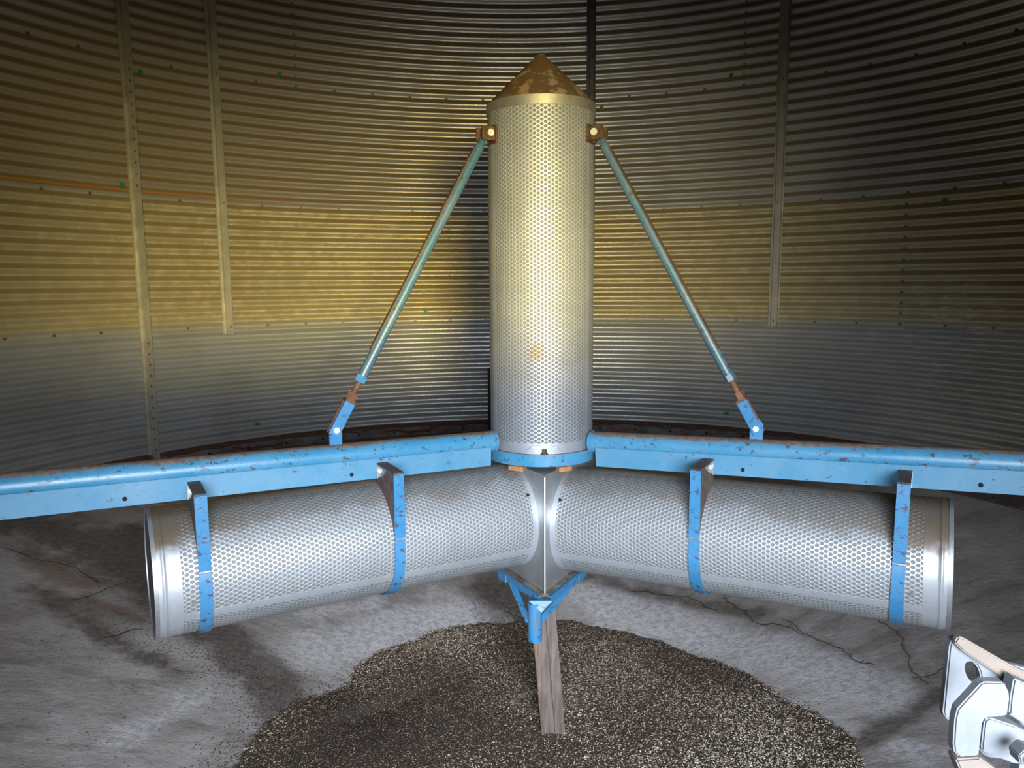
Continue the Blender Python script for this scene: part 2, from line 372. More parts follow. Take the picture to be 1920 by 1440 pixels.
# each ring laps 2 mm inside the one below
rr = rr-.0016*(z_ < SEAMS[0])*0-.0022*((z_ > SEAMS[0]-.035) & (z_ < SEAMS[1]-.035))*1.0
V = np.stack([rr*np.sin(ph_), rr*np.cos(ph_), z_], -1).reshape(-1, 3)
ii, jj = np.meshgrid(np.arange(nz), np.arange(nphi), indexing='ij'); j2 = (jj+1) % nphi
F = np.stack([ii*nphi+jj, (ii+1)*nphi+jj, (ii+1)*nphi+j2, ii*nphi+j2], -1)
xm = RW*np.sin(phs[jj]+math.pi/nphi); ym = RW*np.cos(phs[jj]+math.pi/nphi); zm = zs[ii]
door = (ym < 0) & (xm > -.55) & (xm < .85) & (zm > .45) & (zm < 1.95)
F = F[~door]
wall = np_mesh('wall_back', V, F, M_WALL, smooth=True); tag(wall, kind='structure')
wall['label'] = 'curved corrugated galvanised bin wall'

# bolts in the wall sheets (children of the wall)
bb = MB().cyl((0, 0, 0), (0, -.005, 0), .0065, 6).cyl((0, 0, 0), (0, -.0015, 0), .0095, 12)
bproto = None; spots = []
for zz in SEAMS:
    for k in range(-14, 12):
        spots.append((k, zz))
for z0, z1, k in LAPS:
    if k != int(k): continue
    q = z0+PZ
    while q < min(z1, 2.75)-.01: spots.append((k, q)); q += PZ
vis = []; rest = []
for k, zz in spots:
    a = (k+PH0)*STEP; (vis if len(vis) < 100 else rest).append((a, zz))
bm_me = None
for a, zz in vis:
    if bm_me is None:
        o = bb.build('bolt', M_BOLT, wall); bm_me = o.data
    else:
        o = bpy.data.objects.new('bolt', bm_me); COL.objects.link(o); o.parent = wall
    r = RW+AZ*math.cos(2*math.pi*zz/PZ)-.0025
    o.location = (r*math.sin(a), r*math.cos(a), zz); o.rotation_euler = (0, 0, -a)
if rest:
    rb = MB()
    for a, zz in rest:
        r = RW-.004; rb.cyl((r*math.sin(a), r*math.cos(a), zz), ((r-.006)*math.sin(a), (r-.006)*math.cos(a), zz), .0065, 6)
    tag(rb.build('bolt', M_BOLT, wall), kind='stuff')
# vertical sheet edges at the laps: a hair-thin raised edge, part of the wall
for z0, z1, k in LAPS:
    a = (k+PH0)*STEP+.012; mb = MB(); n = int((z1-z0)/.005)
    path = []; th = []
    for i in range(n+1):
        q = z0+(z1-z0)*i/n; r = RW+AZ*math.cos(2*math.pi*q/PZ)-.0028
        path.append((r*math.sin(a), r*math.cos(a), q)); th.append((.003*math.sin(a), .003*math.cos(a), 0))
    mb.ribbon(path, Vector((math.cos(a), -math.sin(a), 0))*.004, th)
    mb.build('sheet_edge', M_WALL, wall)

# vertical stiffeners, hat section
def stiffener(k, z0, z1, label, mat, boltz, w_=.042, dpt=.020, fl=.018, side=0):
    a = (k+PH0)*STEP; ax = Vector((math.cos(a), -math.sin(a), 0)); rd = Vector((math.sin(a), math.cos(a), 0))
    base = rd*(RW-.0065); t = thing('wall_stiffener', label, 'stiffener', base+Vector((0, 0, z0)), 'vertical stiffeners bolted to the bin wall')
    h = w_/2; prof = [(-h-fl, 0), (-h, 0), (-h+.003, dpt), (h-.003, dpt), (h, 0), (h+fl*.25, 0)]
    th = .0025; outer = [(p[0], p[1]+th) for p in prof]; inner = prof
    poly = [base+ax*x-rd*y for x, y in outer]+[base+ax*x-rd*y for x, y in reversed(inner)]
    MB().prism([p+Vector((0, 0, z0)) for p in poly], (0, 0, z1-z0)).build('channel', mat, t)
    for q in boltz:
        c = base+ax*(side*h*.4)-rd*(dpt+th); MB().cyl(c+Vector((0, 0, q)), c-rd*.006+Vector((0, 0, q)), .007, 6).build('bolt', M_BOLT, t)
stiffener(-11, -.02, 2.9, 'long left-hand wall stiffener running full height with a close row of bolts', M_STIFF,
          [.06*i+.05 for i in range(0, 11)]+[1.5+.06*i for i in range(0, 11)], side=-.6)
stiffener(-9, .675, 2.9, 'wall stiffener second from the left, ending at the lower sheet seam', M_STIFF, [.72, 1.44, 2.16])
stiffener(6, .685, 2.9, 'rightmost wall stiffener, ending at the lower sheet seam right of the upright duct', M_STIFF, [.72, 1.44, 2.16])
stiffener(1, 1.1, 2.9, 'dark wall stiffener directly behind the right edge of the upright duct cap', M_STIFFD, [1.44, 2.16], w_=.036)

# green stickers on the wall
GT = [(262, 137, 'high up right of the long left stiffener'), (523, 142, 'high up beside the vertical bolt row'),
      (228, 348, 'touching the long left stiffener'), (1128, 203, 'just right of the cone cap'),
      (1770, 378, 'by the middle seam near the right edge'), (1371, 143, 'high up left of the rightmost stiffener'),
      (798, 585, 'left of the upright duct at mid height'), (482, 795, 'low down left of the left tie rod'),
      (1362, 775, 'low down beside the right tie rod fork')]
for x, y, lab in GT:
    a, z = on_wall(x, y); r = RW-AZ-.001; ax = Vector((math.cos(a), -math.sin(a), 0)); rd = Vector((math.sin(a), math.cos(a), 0))
    c = rd*r+Vector((0, 0, z)); h = .014; mb = MB()
    sw, sh = (.018, .010) if y > 700 else (.012, .016)
    ang = random.uniform(-.3, .3); u = ax*math.cos(ang)+Vector((0, 0, 1))*math.sin(ang); v = Vector((0, 0, 1))*math.cos(ang)-ax*math.sin(ang)
    pts = [c-u*sw-v*sh, c+u*sw*.9-v*sh*1.1, c+u*sw+v*sh, c-u*sw*.8+v*sh*.95]
    o = mb.prism(pts, rd*-.0012).build('green_tag', M_GREEN, None, origin=c)
    tag(o, 'small green tag on the corrugated wall '+lab, 'tag', 'green tags on the wall')

# base ring: bolted angle with dark red caulk above
mb = MB(); N = 200
def ringprof(mb, prof, a0=-math.pi, a1=math.pi, N=200, jitter=None):
    n = len(prof); vs = []
    for i in range(N+1):
        a = a0+(a1-a0)*i/N
        for k, (r, z) in enumerate(prof):
            dr, dz = jitter(a, k) if jitter else (0, 0)
            vs.append(((r+dr)*math.sin(a), (r+dr)*math.cos(a), z+dz))
    mb.add(vs, [(i*n+k, i*n+(k+1) % n, (i+1)*n+(k+1) % n, (i+1)*n+k) for i in range(N) for k in range(n)])
ringprof(mb, [(2.735, .0), (2.722, .0), (2.722, -.055), (2.66, -.058), (2.66, -.063), (2.735, -.063)])
ring = mb.build('trim_1', M_RING); tag(ring, kind='structure'); ring['label'] = 'bolted steel angle around the foot of the wall'
mb = MB()
def jit(a, k):
    s = math.sin(a*31)*.5+math.sin(a*53+1)*.3+math.sin(a*97+2)*.4
    if k == 1: return (-abs(s)*.003, s*.006)
    if k == 2: return (-.001, s*.012-(.03 if (math.sin(a*17.3+.5) > .55 and -1.2 < a < .2) else 0))
    return (0, 0)
ringprof(mb, [(2.745, .028), (2.732, .020), (2.719, -.006), (2.74, -.01)], -1.05, 1.25, 640, jit)
ca = mb.build('caulk', M_CAULK, ring)
for k in range(-12, 12):
    a = (k+PH0+.3)*STEP; r = 2.721
    MB().cyl((r*math.sin(a), r*math.cos(a), -.028), ((r-.008)*math.sin(a), (r-.008)*math.cos(a), -.028), .009, 6).build('bolt', M_DARK, ring)

# hopper floor
nr, na = 190, 620
rs = np.linspace(.0, 2.80, nr); As = np.linspace(-math.pi, math.pi, na)
A_, R_ = np.meshgrid(As, rs); X = R_*np.sin(A_); Y = R_*np.cos(A_)
Z = -.06-(2.62-np.minimum(R_, 2.62))*.2513
def sn(x, y, s, seed=0):
    return (np.sin(x*s+seed)*np.cos(y*s*1.3+seed*2)+np.sin(x*s*2.1-y*s*1.7+seed*3)*.5+np.cos(x*s*3.7+y*s*2.9+seed)*.25)/1.75
Z = Z+sn(X, Y, 3.1, 1)*.006*(R_ < 2.5)
def blob(pts, rad):
    q = [floor_pt(*p) for p in pts]; best = np.full(X.shape, 9.)
    for a, b in zip(q[:-1], q[1:]):
        ba = np.array(b)-np.array(a); h = np.clip(((X-a[0])*ba[0]+(Y-a[1])*ba[1])/(ba@ba+1e-9), 0, 1)
        best = np.minimum(best, np.hypot(X-a[0]-ba[0]*h, Y-a[1]-ba[1]*h))
    return np.clip(1-best/rad, 0, 1)
stain = np.maximum.reduce([blob([(250, 1000), (300, 1120), (420, 1200), (520, 1290), (560, 1350)], .22), blob([(120, 1000), (260, 1060)], .40)*.9,
                           blob([(60, 1100), (200, 1190), (330, 1260)], .16)*.75, blob([(920, 1110), (985, 1130)], .26)*1.0, blob([(1100, 1085), (1420, 1150)], .13)*.8,
                           blob([(0, 990), (120, 980)], .2)*.8, blob([(1120, 870), (800, 870), (1700, 930)], .30)*.5, blob([(1600, 1400), (1760, 1300)], .10)*.9])
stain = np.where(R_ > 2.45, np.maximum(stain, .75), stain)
pale = np.maximum.reduce([blob([(600, 1220), (740, 1170), (860, 1150)], .28), blob([(560, 1150), (700, 1130)], .15)*.8, blob([(1100, 1120), (1300, 1180), (1500, 1240), (1650, 1300)], .26),
                          blob([(200, 1400), (380, 1300)], .16)*.8, blob([(60, 1250), (160, 1420)], .2)*.5, blob([(1700, 1400), (1860, 1420)], .15)*.8])
rusty = np.maximum.reduce([blob([(60, 1045), (150, 1090)], .18), blob([(160, 1120), (260, 1160)], .10)*.9, blob([(0, 1000), (60, 1020)], .1)*.7])
V = np.stack([X, Y, Z], -1).reshape(-1, 3); ii, jj = np.meshgrid(np.arange(nr-1), np.arange(na-1), indexing='ij')
F = np.stack([ii*na+jj, ii*na+jj+1, (ii+1)*na+jj+1, (ii+1)*na+jj], -1).reshape(-1, 4)
fl = np_mesh('floor', V, F, M_CONC, smooth=True, attr={'stain': stain.ravel(), 'pale': pale.ravel(), 'rusty': rusty.ravel()})
tag(fl, kind='structure'); fl['label'] = 'stained concrete hopper floor sloping down to the middle'
# roof: shallow steel cone
mb = MB(); ringprof(mb, [(2.80, 2.93), (.3, 3.9), (.3, 3.92), (2.82, 2.95)], N=72); mb.cyl((0, 0, 3.88), (0, 0, 3.9), .32, 24)
tag(mb.build('ceiling', M_STIFF), kind='structure')
# door surround behind the camera: frame, then unseen boards that shape the field light
dy = -2.74
mb = MB(); mb.box((-.58, dy, 1.2), (.04, .05, .80)).box((.88, dy+.03, 1.2), (.04, .05, .80)).box((.15, dy-.03, 1.97), (.77, .05, .04)).box((.15, dy-.03, .43), (.77, .05, .04))
tag(mb.build('door_1', M_STIFF), kind='structure')
mb = MB(); mb.box((.15, -3.45, .535), (1.6, .012, .543)); tag(mb.build('light_cut_board', M_STIFF), kind='structure')  # unseen board added outside to cut off the field light low down
mb = MB(); mb.box((.4, -4.10, 1.425), (1.2, .006, .20)); tag(mb.build('light_visor', M_STIFF), kind='structure')  # unseen visor added near the field light so it fades up the wall

# ------------------------------------------------------------------ ducts
AL = math.radians(29); TR = .1675
DIRS = {'L': Vector((-math.cos(AL), -math.sin(AL), 0)), 'R': Vector((math.cos(AL), -math.sin(AL), 0)), 'B': Vector((0, 1, 0))}
TZ = {'L': (.2160, .0085), 'R': (.1966, .0327), 'B': (.207, .01)}
BZ = {'L': (.0015, .0243), 'R': (-.0078, .0478), 'B': (-.004, .03)}
def frame(k):
    d = DIRS[k]; n = Vector((d.y, -d.x, 0)) if k == 'L' else Vector((-d.y, d.x, 0))
    if k == 'L': n = Vector((math.sin(AL), -math.cos(AL), 0))
    if k == 'R': n = Vector((-math.sin(AL), -math.cos(AL), 0))
    if k == 'B': n = Vector((1, 0, 0))
    return d, n

def perf_tube(name, a, b, r, mat, parent, front, seams, plain0, plain1, nseg=160, nl=60, bead=None):
    a = Vector(a); b = Vector(b); L = (b-a).length; d = (b-a)/L; fr = (front-d*front.dot(d)).normalized(); up = d.cross(fr)
    ls = sorted(set([0, L]+[L*i/nl for i in range(nl+1)]+[plain0-.002, plain0+.002, L-plain1-.002, L-plain1+.002]+([L-bead+q*.002 for q in range(-4, 5)] if bead else [])))
    vs = []; uv = []; pl = []
    for l in ls:
        for i in range(nseg+1):
            q = -math.pi+2*math.pi*i/nseg; rr_ = r
            if bead: rr_ += .003*math.exp(-((l-(L-bead))/.004)**2)
            p = a+d*l+(fr*math.cos(q)+up*math.sin(q))*rr_-parent.location
            vs.append(tuple(p)); uv.append((q*r+1.0, l+1.0))
            m_ = 1.0 if (l <= plain0 or l >= L-plain1) else 0.0
            for s0, s1 in seams:
                if s0 <= q <= s1: m_ = 1.0
            pl.append(m_)
    n = nseg+1; F = [(i*n+j, i*n+j+1, (i+1)*n+j+1, (i+1)*n+j) for i in range(len(ls)-1) for j in range(nseg)]
    o = np_mesh(name, vs, F, mat, uv=np.array(uv), smooth=True, attr={'plain': pl}); o.parent = parent
    return o

# upright duct
T = thing('upright_duct', 'tall upright perforated aeration duct with a rusty cone cap in the middle of the bin', 'duct', (0, 0, .425))
front = Vector((-.04, -1, 0))
perf_tube('perforated_tube', (0, 0, .425), (0, 0, 1.505), TR, M_PV, T, front, [(-1.14, -1.00), (1.00, 1.13), (2.9, 3.05)], .048, .016, nl=80)
MB().pipe((0, 0, 1.484), (0, 0, 1.512), TR+.0035, TR-.002, 96).build('cap_band', M_STIFF, T, smooth=40)
mb = MB(); mb.cyl((0, 0, 1.512), (0, 0, 1.662), TR+.0035, 96, .016, True).cyl((0, 0, 1.662), (0, 0, 1.668), .016, 32, .012)
mb.build('cone_cap', M_CONE, T, smooth=30)
# raised lip over the cut-out at the foot
q0 = Vector((-.08, 0, 0)); path = []; th = []
for x, z in ((-.056, .448), (-.036, .462), (-.012, .466), (.02, .466), (.042, .460), (.060, .447)):
    y = -math.sqrt((TR+.001)**2-x*x); path.append((x-.0, y, z)); th.append((x*.02, -.0045, 0))
MB().ribbon(path, (0, 0, .0022), th).build('cutout_lip', M_GALV, T)
for s in (-1, 1):
    d = DIRS['L'] if s < 0 else DIRS['R']; dd, nn = frame('L' if s < 0 else 'R')
    c = d*(TR+.0)+Vector((0, 0, 1.413))
    br = MB(); br.box(c+d*.004, (.004, .028, .026), (d, nn, Vector((0, 0, 1))))
    for q in (-1, 1): br.box(c+d*.026+nn*(q*.019), (.024, .003, .020), (d, nn, Vector((0, 0, 1))))
    b_ = br.build('bracket', M_RUSTL, T, bevel=.001)
    MB().cyl(c+d*.026-nn*.028, c+d*.026+nn*.030, .0115, 12).cyl(c+d*.026+nn*.022, c+d*.026+nn*.027, .0150, 16).build('bolt', M_ZINC if False else M_RUSTL, T)
    p = c+d*.026+nn*.030
    tag(MB().cyl(p, p+nn*.004, .0105, 16).build('bolt_end', M_ZINC, T), 'shiny bolt end')

# level ducts
def level_duct(k, label):
    d, n = frame(k); z0, sl = TZ[k]; dv = Vector((d.x, d.y, sl)).normalized()
    S = 1.190 if k != 'B' else 1.18
    org = Vector((0, 0, z0))+dv*.105
    t = thing('level_duct', label, 'duct', org, 'level perforated ducts')
    # seam strip low on the front face
    sgn = 1 if k == 'L' else -1
    up = dv.cross((n-dv*n.dot(dv)).normalized())
    s_ = 1 if up.z > 0 else -1
    a_lo, a_hi = sorted((s_*-.57, s_*-.40)); b_lo, b_hi = sorted((s_*1.45, s_*1.53))
    perf_tube('perforated_tube', org, Vector((0, 0, z0))+dv*S, TR, M_PH, t, n, [(a_lo, a_hi), (b_lo, b_hi)], .026, .062, nl=90, bead=.022)
    e = Vector((0, 0, z0))+dv*S
    MB().pipe(e-dv*.008, e+dv*.002, TR+.0018, TR-.003, 96).build('end_rim', M_GALV, t, smooth=40)
    MB().cyl(e-dv*.004, e-dv*.001, TR-.003, 96).build('end_cap', M_RING, t)
    c = org+dv*(S-.105-.085); q = n*math.cos(.22)-Vector((0, 0, 1))*math.sin(.22)
    MB().cyl(c+q*TR, c+q*(TR+.003), .005, 12).build('rivet', M_STIFF, t)
    c = org+dv*.028; q = n*math.cos(.62)+Vector((0, 0, 1))*math.sin(.62)
    MB().cyl(c+q*TR, c+q*(TR+.003), .005, 12).build('rivet', M_DARK, t)
level_duct('L', 'level perforated duct on the left, hung under the left blue beam')
level_duct('R', 'level perforated duct on the right, hung under the right blue beam')
level_duct('B', 'level perforated duct at the back, hidden behind the junction')

# junction: three-sided sheet metal box
A0 = .112; tt = A0/math.sin(AL); nL, nR = DIRS['L'], DIRS['R']
yb = .105; lx = None
fr_ = Vector((0, -tt, 0))
eL = Vector((-math.sin(AL), math.cos(AL), 0)); s1 = (yb+tt)/math.cos(AL); bl = fr_+eL*s1; brr = Vector((-bl.x, bl.y, 0))
ZB, ZT = .018, .388
T = thing('duct_junction', 'three-sided sheet metal junction box with a sharp front corner joining the ducts', 'junction box', (0, 0, ZB))
hex_ = []
MB().prism([fr_+Vector((0, 0, ZB)), brr+Vector((0, 0, ZB)), bl+Vector((0, 0, ZB))], (0, 0, ZT-ZB)).build('box_body', M_GALV, T)
mb = MB(); mb.box((0, -tt-.0025, (ZB+ZT)/2-.004), (.0015, .006, (ZT-ZB)/2)); tag(mb.build('corner_seam', M_ZINC, T), 'bright folded front seam')
mb = MB()      # bottom flange lip following both faces
for e, n_ in ((eL, nL), (Vector((-eL.x, eL.y, 0)), nR)):
    n2 = Vector((n_.x, n_.y, 0)); p0 = fr_+Vector((0, -.012, 0)); p1 = fr_+e*.30+n2*.006
    th = [(0, 0, -.004)]*6
    path = [p0.lerp(p1, i/5)+Vector((0, 0, ZB-.002+random.uniform(-.002, .002))) for i in range(6)]
    mb.ribbon(path, n2*.010, th)
mb.build('bottom_flange', mat_sheet('dirty_flange', (.22, .20, .17), (.12, .09, .07), .6, .4, rust=.5), T)

# collar ring of the beams around the foot of the upright duct
T = thing('collar_ring', 'blue steel collar ring around the foot of the upright duct', 'collar', (0, 0, .40))
mb = MB(); N = 72; ri, ro = TR+.003, TR+.013
prof = [(ri, .402), (ro, .402), (ro, .440), (ri, .440)]
n = 4; vs = []
for i in range(N+1):
    a = -math.pi+2*math.pi*i/N
    for r_, z in prof: vs.append((r_*math.sin(a), r_*math.cos(a), z))
mb.add(vs, [(i*n+k, i*n+(k+1) % n, (i+1)*n+(k+1) % n, (i+1)*n+k) for i in range(N) for k in range(n)])
mb.build('ring', M_BLUE, T, smooth=40)
MB().cyl((.002, -TR-.002, .440), (.002, -TR-.002, .4455), .0125, 20, .010).cyl((.002, -TR-.002, .4455), (.002, -TR-.002, .456), .0078, 6).build('bolt', M_RUST, T)
for x, y, ang, lab, w_ in ((-.082, -.150, .5, 'brown wooden shim under the left side of the collar ring', .026), (.064, -.160, -.3, 'bright orange wooden shim under the right side of the collar ring', .022)):
    c = Vector((x, y, .393)); u = Vector((math.cos(ang), -math.sin(ang), 0)) if x < 0 else Vector((math.cos(ang), -math.sin(ang), 0))
    u = Vector((-y, x, 0)).normalized(); v = Vector((u.y, -u.x, 0))
    o = MB().box(c, (w_, .012, .0075), (u, v, Vector((0, 0, 1)))).build('wooden_shim', M_WOODO, None, bevel=.001, origin=c)
    tag(o, lab, 'shim', 'wooden shims under the collar')

# ------------------------------------------------------------------ beams
PR = .033
def beam(k, label, start=.182, end=2.70):
    d, n = frame(k); dz, sl = BZ[k]; dv = Vector((d.x, d.y, sl)).normalized(); up = Vector((0, 0, 1)); upn = (up-dv*up.dot(dv)).normalized()
    o0 = Vector((0, 0, .4605+dz+.0))
    t = thing('support_beam', label, 'beam', o0+dv*start, 'blue pipe beams')
    MB().pipe(o0+dv*start, o0+dv*end, PR, PR-.004, 40).build('pipe', M_BLUE, t, smooth=40)
    MB().pipe(o0+dv*(start-.004), o0+dv*(start+.003), PR+.003, PR-.006, 40).build('end_collar', M_BLUE, t, smooth=40)
    c = o0+dv*((start+end)/2+.012)+n*(PR-.001)-upn*.0415
    MB().box(c, ((end-start)/2-.012, .004, .0295), (dv, n, upn)).build('face_plate', M_BLUEP, t, bevel=.0012)
    MB().box(c-upn*.027-n*.028, ((end-start)/2-.012, .028, .0035), (dv, n, upn)).build('bottom_plate', M_BLUE, t)
    if k == 'B': return t
    for s in ((.656, 1.235) if k == 'L' else (.66, 1.239)):
        p = o0+dv*s+n*(PR+.003)-upn*(.052); tag(MB().cyl(p-n*.002, p+n*.0006, .0058, 20).build('bolt_hole', M_BLACK, t), 'dark bolt hole')
    # lug for the tie rod
    c = o0+dv*.690+up*(PR+.024)
    MB().prism([c-dv*.018-up*.026-n*.004, c+dv*.018-up*.026-n*.004, c+dv*.018+up*.020-n*.004, c+dv*.006+up*.034-n*.004, c-dv*.010+up*.034-n*.004, c-dv*.018+up*.020-n*.004], n*.008).build('lug', M_BLUES, t)
    return t
beam('L', 'left blue pipe beam with face plate running from the collar to the left')
beam('R', 'right blue pipe beam with face plate running from the collar to the right')
beam('B', 'blue pipe beam running away behind the upright duct')

# ------------------------------------------------------------------ straps
def strap(k, s, label):
    d, n = frame(k); z0, sl = TZ[k]; up = Vector((0, 0, 1)); zc = z0+sl*s
    bz = .4605+BZ[k][0]+BZ[k][1]*s
    zt = bz-.025; hw = .0150
    t = thing('duct_strap', label, 'strap', d*s+Vector((0, 0, zt)), 'blue straps holding the level ducts')
    fo = TR+.0095          # outer face distance
    c = d*s
    MB().box(c+n*((PR+.003+fo)/2)+up*(zt-.002), (hw, (fo-PR-.003)/2, .0025), (d, n, up)).build('top_arm', M_BRACK, t)
    # upper straight strap, set in front of the duct face
    zl = zc+.040
    pth = [c+n*fo+up*(zt), c+n*fo+up*((zt+zl)/2), c+n*fo+up*zl]
    MB().ribbon(pth, d*hw, [-n*.005]*3).build('upper_strap', M_BLUES, t)
    # lower strap follows the duct
    pth = []; th = []
    for i in range(33):
        q = .22-(i/32)*(.22+2.9); rad = TR+.007
        dirv = n*math.cos(q)+up*math.sin(q); pth.append(c+up*zc+dirv*rad); th.append(-dirv*.005)
    MB().ribbon(pth, d*hw*1.02, th).build('lower_strap', M_BLUES, t, smooth=50)
    # weld seam
    MB().cyl(c+n*(fo-.001)+up*zl-d*hw, c+n*(fo-.001)+up*zl+d*hw, .003, 8).build('weld', M_GALV, t)
    # gusset web on the outer edge
    pts = []; e = c+d*(hw-.002)
    pts += [e+n*(fo-.005)+up*(zt-.004), e+n*(fo-.045)+up*(zt-.004), e+n*(PR+.036)+up*(bz-.062), e+n*(PR-.006)+up*(bz-.070)]
    a0 = math.acos(min(1, (PR-.006)/TR))
    for i in range(14):
        q = a0*(1-i/13)+.26*(i/13); pts.append(e+up*zc+(n*math.cos(q)+up*math.sin(q))*(TR+.001))
    pts.append(e+n*(fo-.005)+up*(zc+.05))
    MB().prism(pts, -d*.003).build('gusset', M_BRACK, t)
    MB().box(e+n*(PR+.0048)+up*(bz-.048)-d*.010, (.013, .0018, .022), (d, n, up)).build('back_flange', M_GALV, t)
    MB().cyl(e+n*(PR+.005)+up*(bz-.047)-d*.004, e+n*(PR+.014)+up*(bz-.047)-d*.004, .0068, 12).build('bolt', M_ZINC, t)
strap('L', 1.076, 'outer blue strap around the left end of the left duct')
strap('L', .567, 'inner blue strap around the left duct, nearer the junction')
strap('R', .564, 'inner blue strap around the right duct, nearer the junction')
strap('R', 1.074, 'outer blue strap around the right end of the right duct')

# ------------------------------------------------------------------ tie rods
def tie_rod(k, label):
    d, n = frame(k); z1 = .555 if k == 'L' else .550
    A = d*.690+Vector((0, 0, z1)); B = d*(TR+.026)+Vector((0, 0, 1.413)); v = (B-A).normalized(); L = (B-A).length; s = n.cross(v).normalized()
    t = thing('tie_rod', label, 'tie rod', A, 'blue tie rods')
    for q, nm in ((1, 'fork_plate'), (-1, 'fork_plate')):
        MB().box(A+v*.036+n*(q*.011), (.052, .0035, .0155), (v, n, s)).build(nm, M_BLUES if q > 0 else M_RUST, t, bevel=.001)
    MB().box(A+v*.090, (.004, .0145, .0155), (v, n, s)).build('fork_end', M_RUST, t)
    MB().cyl(A-n*.017, A+n*.018, .0055, 12).build('pin', M_RUST, t)
    tag(MB().cyl(A+n*.0145, A+n*.0195, .0085, 16).build('pin_head', M_ZINC, t), 'shiny pin head')
    MB().cyl(A+v*.092, A+v*.116, .0165, 6).build('nut', M_RUST, t)
    mb = MB(); mb.cyl(A+v*.10, A+v*.185, .0085, 16)
    for i in range(14): mb.cyl(A+v*(.116+i*.0028), A+v*(.1174+i*.0028), .0098, 16)
    mb.build('threaded_rod', M_RUST, t)
    tag(MB().cyl(A+v*.152, A+v*.172, .0170, 6).build('nut', M_BLUES if k == 'L' else M_TEAL, t), 'blue painted nut')
    MB().cyl(A+v*.170, A+v*(L-.045), .0145, 24).build('tube', M_TEAL, t, smooth=40)
    mb = MB(); mb.cyl(A+v*(L-.046), A+v*(L-.022), .0145, 24, .008).box(A+v*(L-.012), (.018, .0045, .0105), (v, n, s)); mb.build('flattened_end', M_TEAL, t)
    # rusty weld line along the outer back of the tube
    off = (s if (s.z > 0) else -s)
    off = (off*.85+n*(.35 if k == 'R' else -.1)).normalized()
    pth = [A+v*(.25+i*(L-.31)/8)+off*.0138 for i in range(9)]
    MB().ribbon(pth, n*.0085, [off*.0022]*9).build('rust_streak', M_RUST, t)
tie_rod('L', 'blue tie rod slanting from the left beam up to the upright duct')
tie_rod('R', 'blue tie rod slanting from the right beam up to the upright duct')

# ------------------------------------------------------------------ cradle under the junction
T = thing('cradle_bracket', 'blue bracket under the junction box with a stub pipe and two diagonal legs', 'bracket', (-.031, -.25, -.02))
SP = Vector((-.031, -.25, 0))
for sgn, e in ((-1, eL), (1, Vector((-eL.x, eL.y, 0)))):
    n_ = nL if sgn < 0 else nR; n2 = Vector((n_.x, n_.y, 0)).normalized()
    p0 = fr_+n2*.008; p1 = fr_+e*.26+n2*.008
    c = (p0+p1)/2
    mb = MB(); mb.box(c+Vector((0, 0, ZB-.010)), (.13, .012, .002), (e, n2, Vector((0, 0, 1)))).box(c+n2*.012+Vector((0, 0, ZB-.020)), (.13, .002, .012), (e, n2, Vector((0, 0, 1))))
    mb.build('arm', M_BLUES, T, bevel=.0006)
    a = fr_+e*.185+n2*.016+Vector((0, 0, ZB-.026))
    b = SP+Vector((sgn*.020, .002, -.064 if sgn < 0 else -.060)); v = (b-a).normalized(); s = v.cross(Vector((0, 1, 0))).normalized(); q = v.cross(s)
    MB().box((a+b)/2, ((b-a).length/2, .0105, .004), (v, s, q)).build('diagonal_leg', M_BLUES, T, bevel=.0006)
    MB().box(fr_+e*.235+n2*.022+Vector((0, 0, ZB-.026)), (.026, .003, .012), (e, n2, Vector((0, 0, 1)))).build('end_lug', M_BLUES, T, bevel=.0006)
MB().pipe(SP+Vector((0, 0, -.005)), SP+Vector((0, 0, -.128)), .0215, .0175, 32).build('stub_pipe', M_BLUES, T, smooth=40)
g = [Vector((-.050, -.262, .004)), Vector((0.022, -.262, .004)), Vector((-.012, -.278, -.026))]
MB().prism(g, (0, .012, 0)).build('gusset', M_BLUES, T)
MB().cyl(SP+Vector((.006, -.0205, -.030)), SP+Vector((.004, -.0212, -.080)), .0028, 8).build('weld_seam', M_GALV, T)

# ------------------------------------------------------------------ wooden prop
T = thing('wooden_post', 'weathered grey wooden prop post standing in the grain under the junction', 'post', (.035, -.10, -.54))
def wpost(name, x0, x1, y0, y1, mat, zt=.012):
    top = .0; lean = .044; mb = MB(); vs = []
    for z, l in ((-.56, lean), (zt, 0)):
        for x, y in ((x0, y0), (x1, y0), (x1, y1), (x0, y1)): vs.append((x+l, y, z))
    mb.add(vs, [(0, 1, 2, 3), (7, 6, 5, 4), (0, 4, 5, 1), (1, 5, 6, 2), (2, 6, 7, 3), (3, 7, 4, 0)]); return mb.build(name, mat, T, bevel=.0025)
wpost('plank', -.048, -.003, -.10, -.04, M_WOOD); wpost('plank', -.0015, .032, -.102, -.04, M_WOOD)
mb = MB(); mb.prism([Vector((-.0465+.037, -.1015, -.40)), Vector((-.044+.037, -.1018, -.40)), Vector((-.0415+.012, -.1018, -.13)), Vector((-.0435+.012, -.1015, -.13))], (0, .003, 0))
tag(mb.build('split_edge', M_WOODO, T), 'fresh orange split along the plank edge')

# anchor of the back beam at the wall: dark upright channel beside the duct
a = (-2+PH0)*STEP+.012; rd = Vector((math.sin(a), math.cos(a), 0)); ax = Vector((math.cos(a), -math.sin(a), 0))
pc = rd*2.70; o = MB().box(pc+Vector((0, 0, .16)), (.024, .028, .225), (ax, rd, Vector((0, 0, 1)))).build('wall_post', M_DARK, None, bevel=.002, origin=pc+Vector((0, 0, -.065)))
tag(o, 'short black upright post against the wall beside the left edge of the upright duct', 'post')

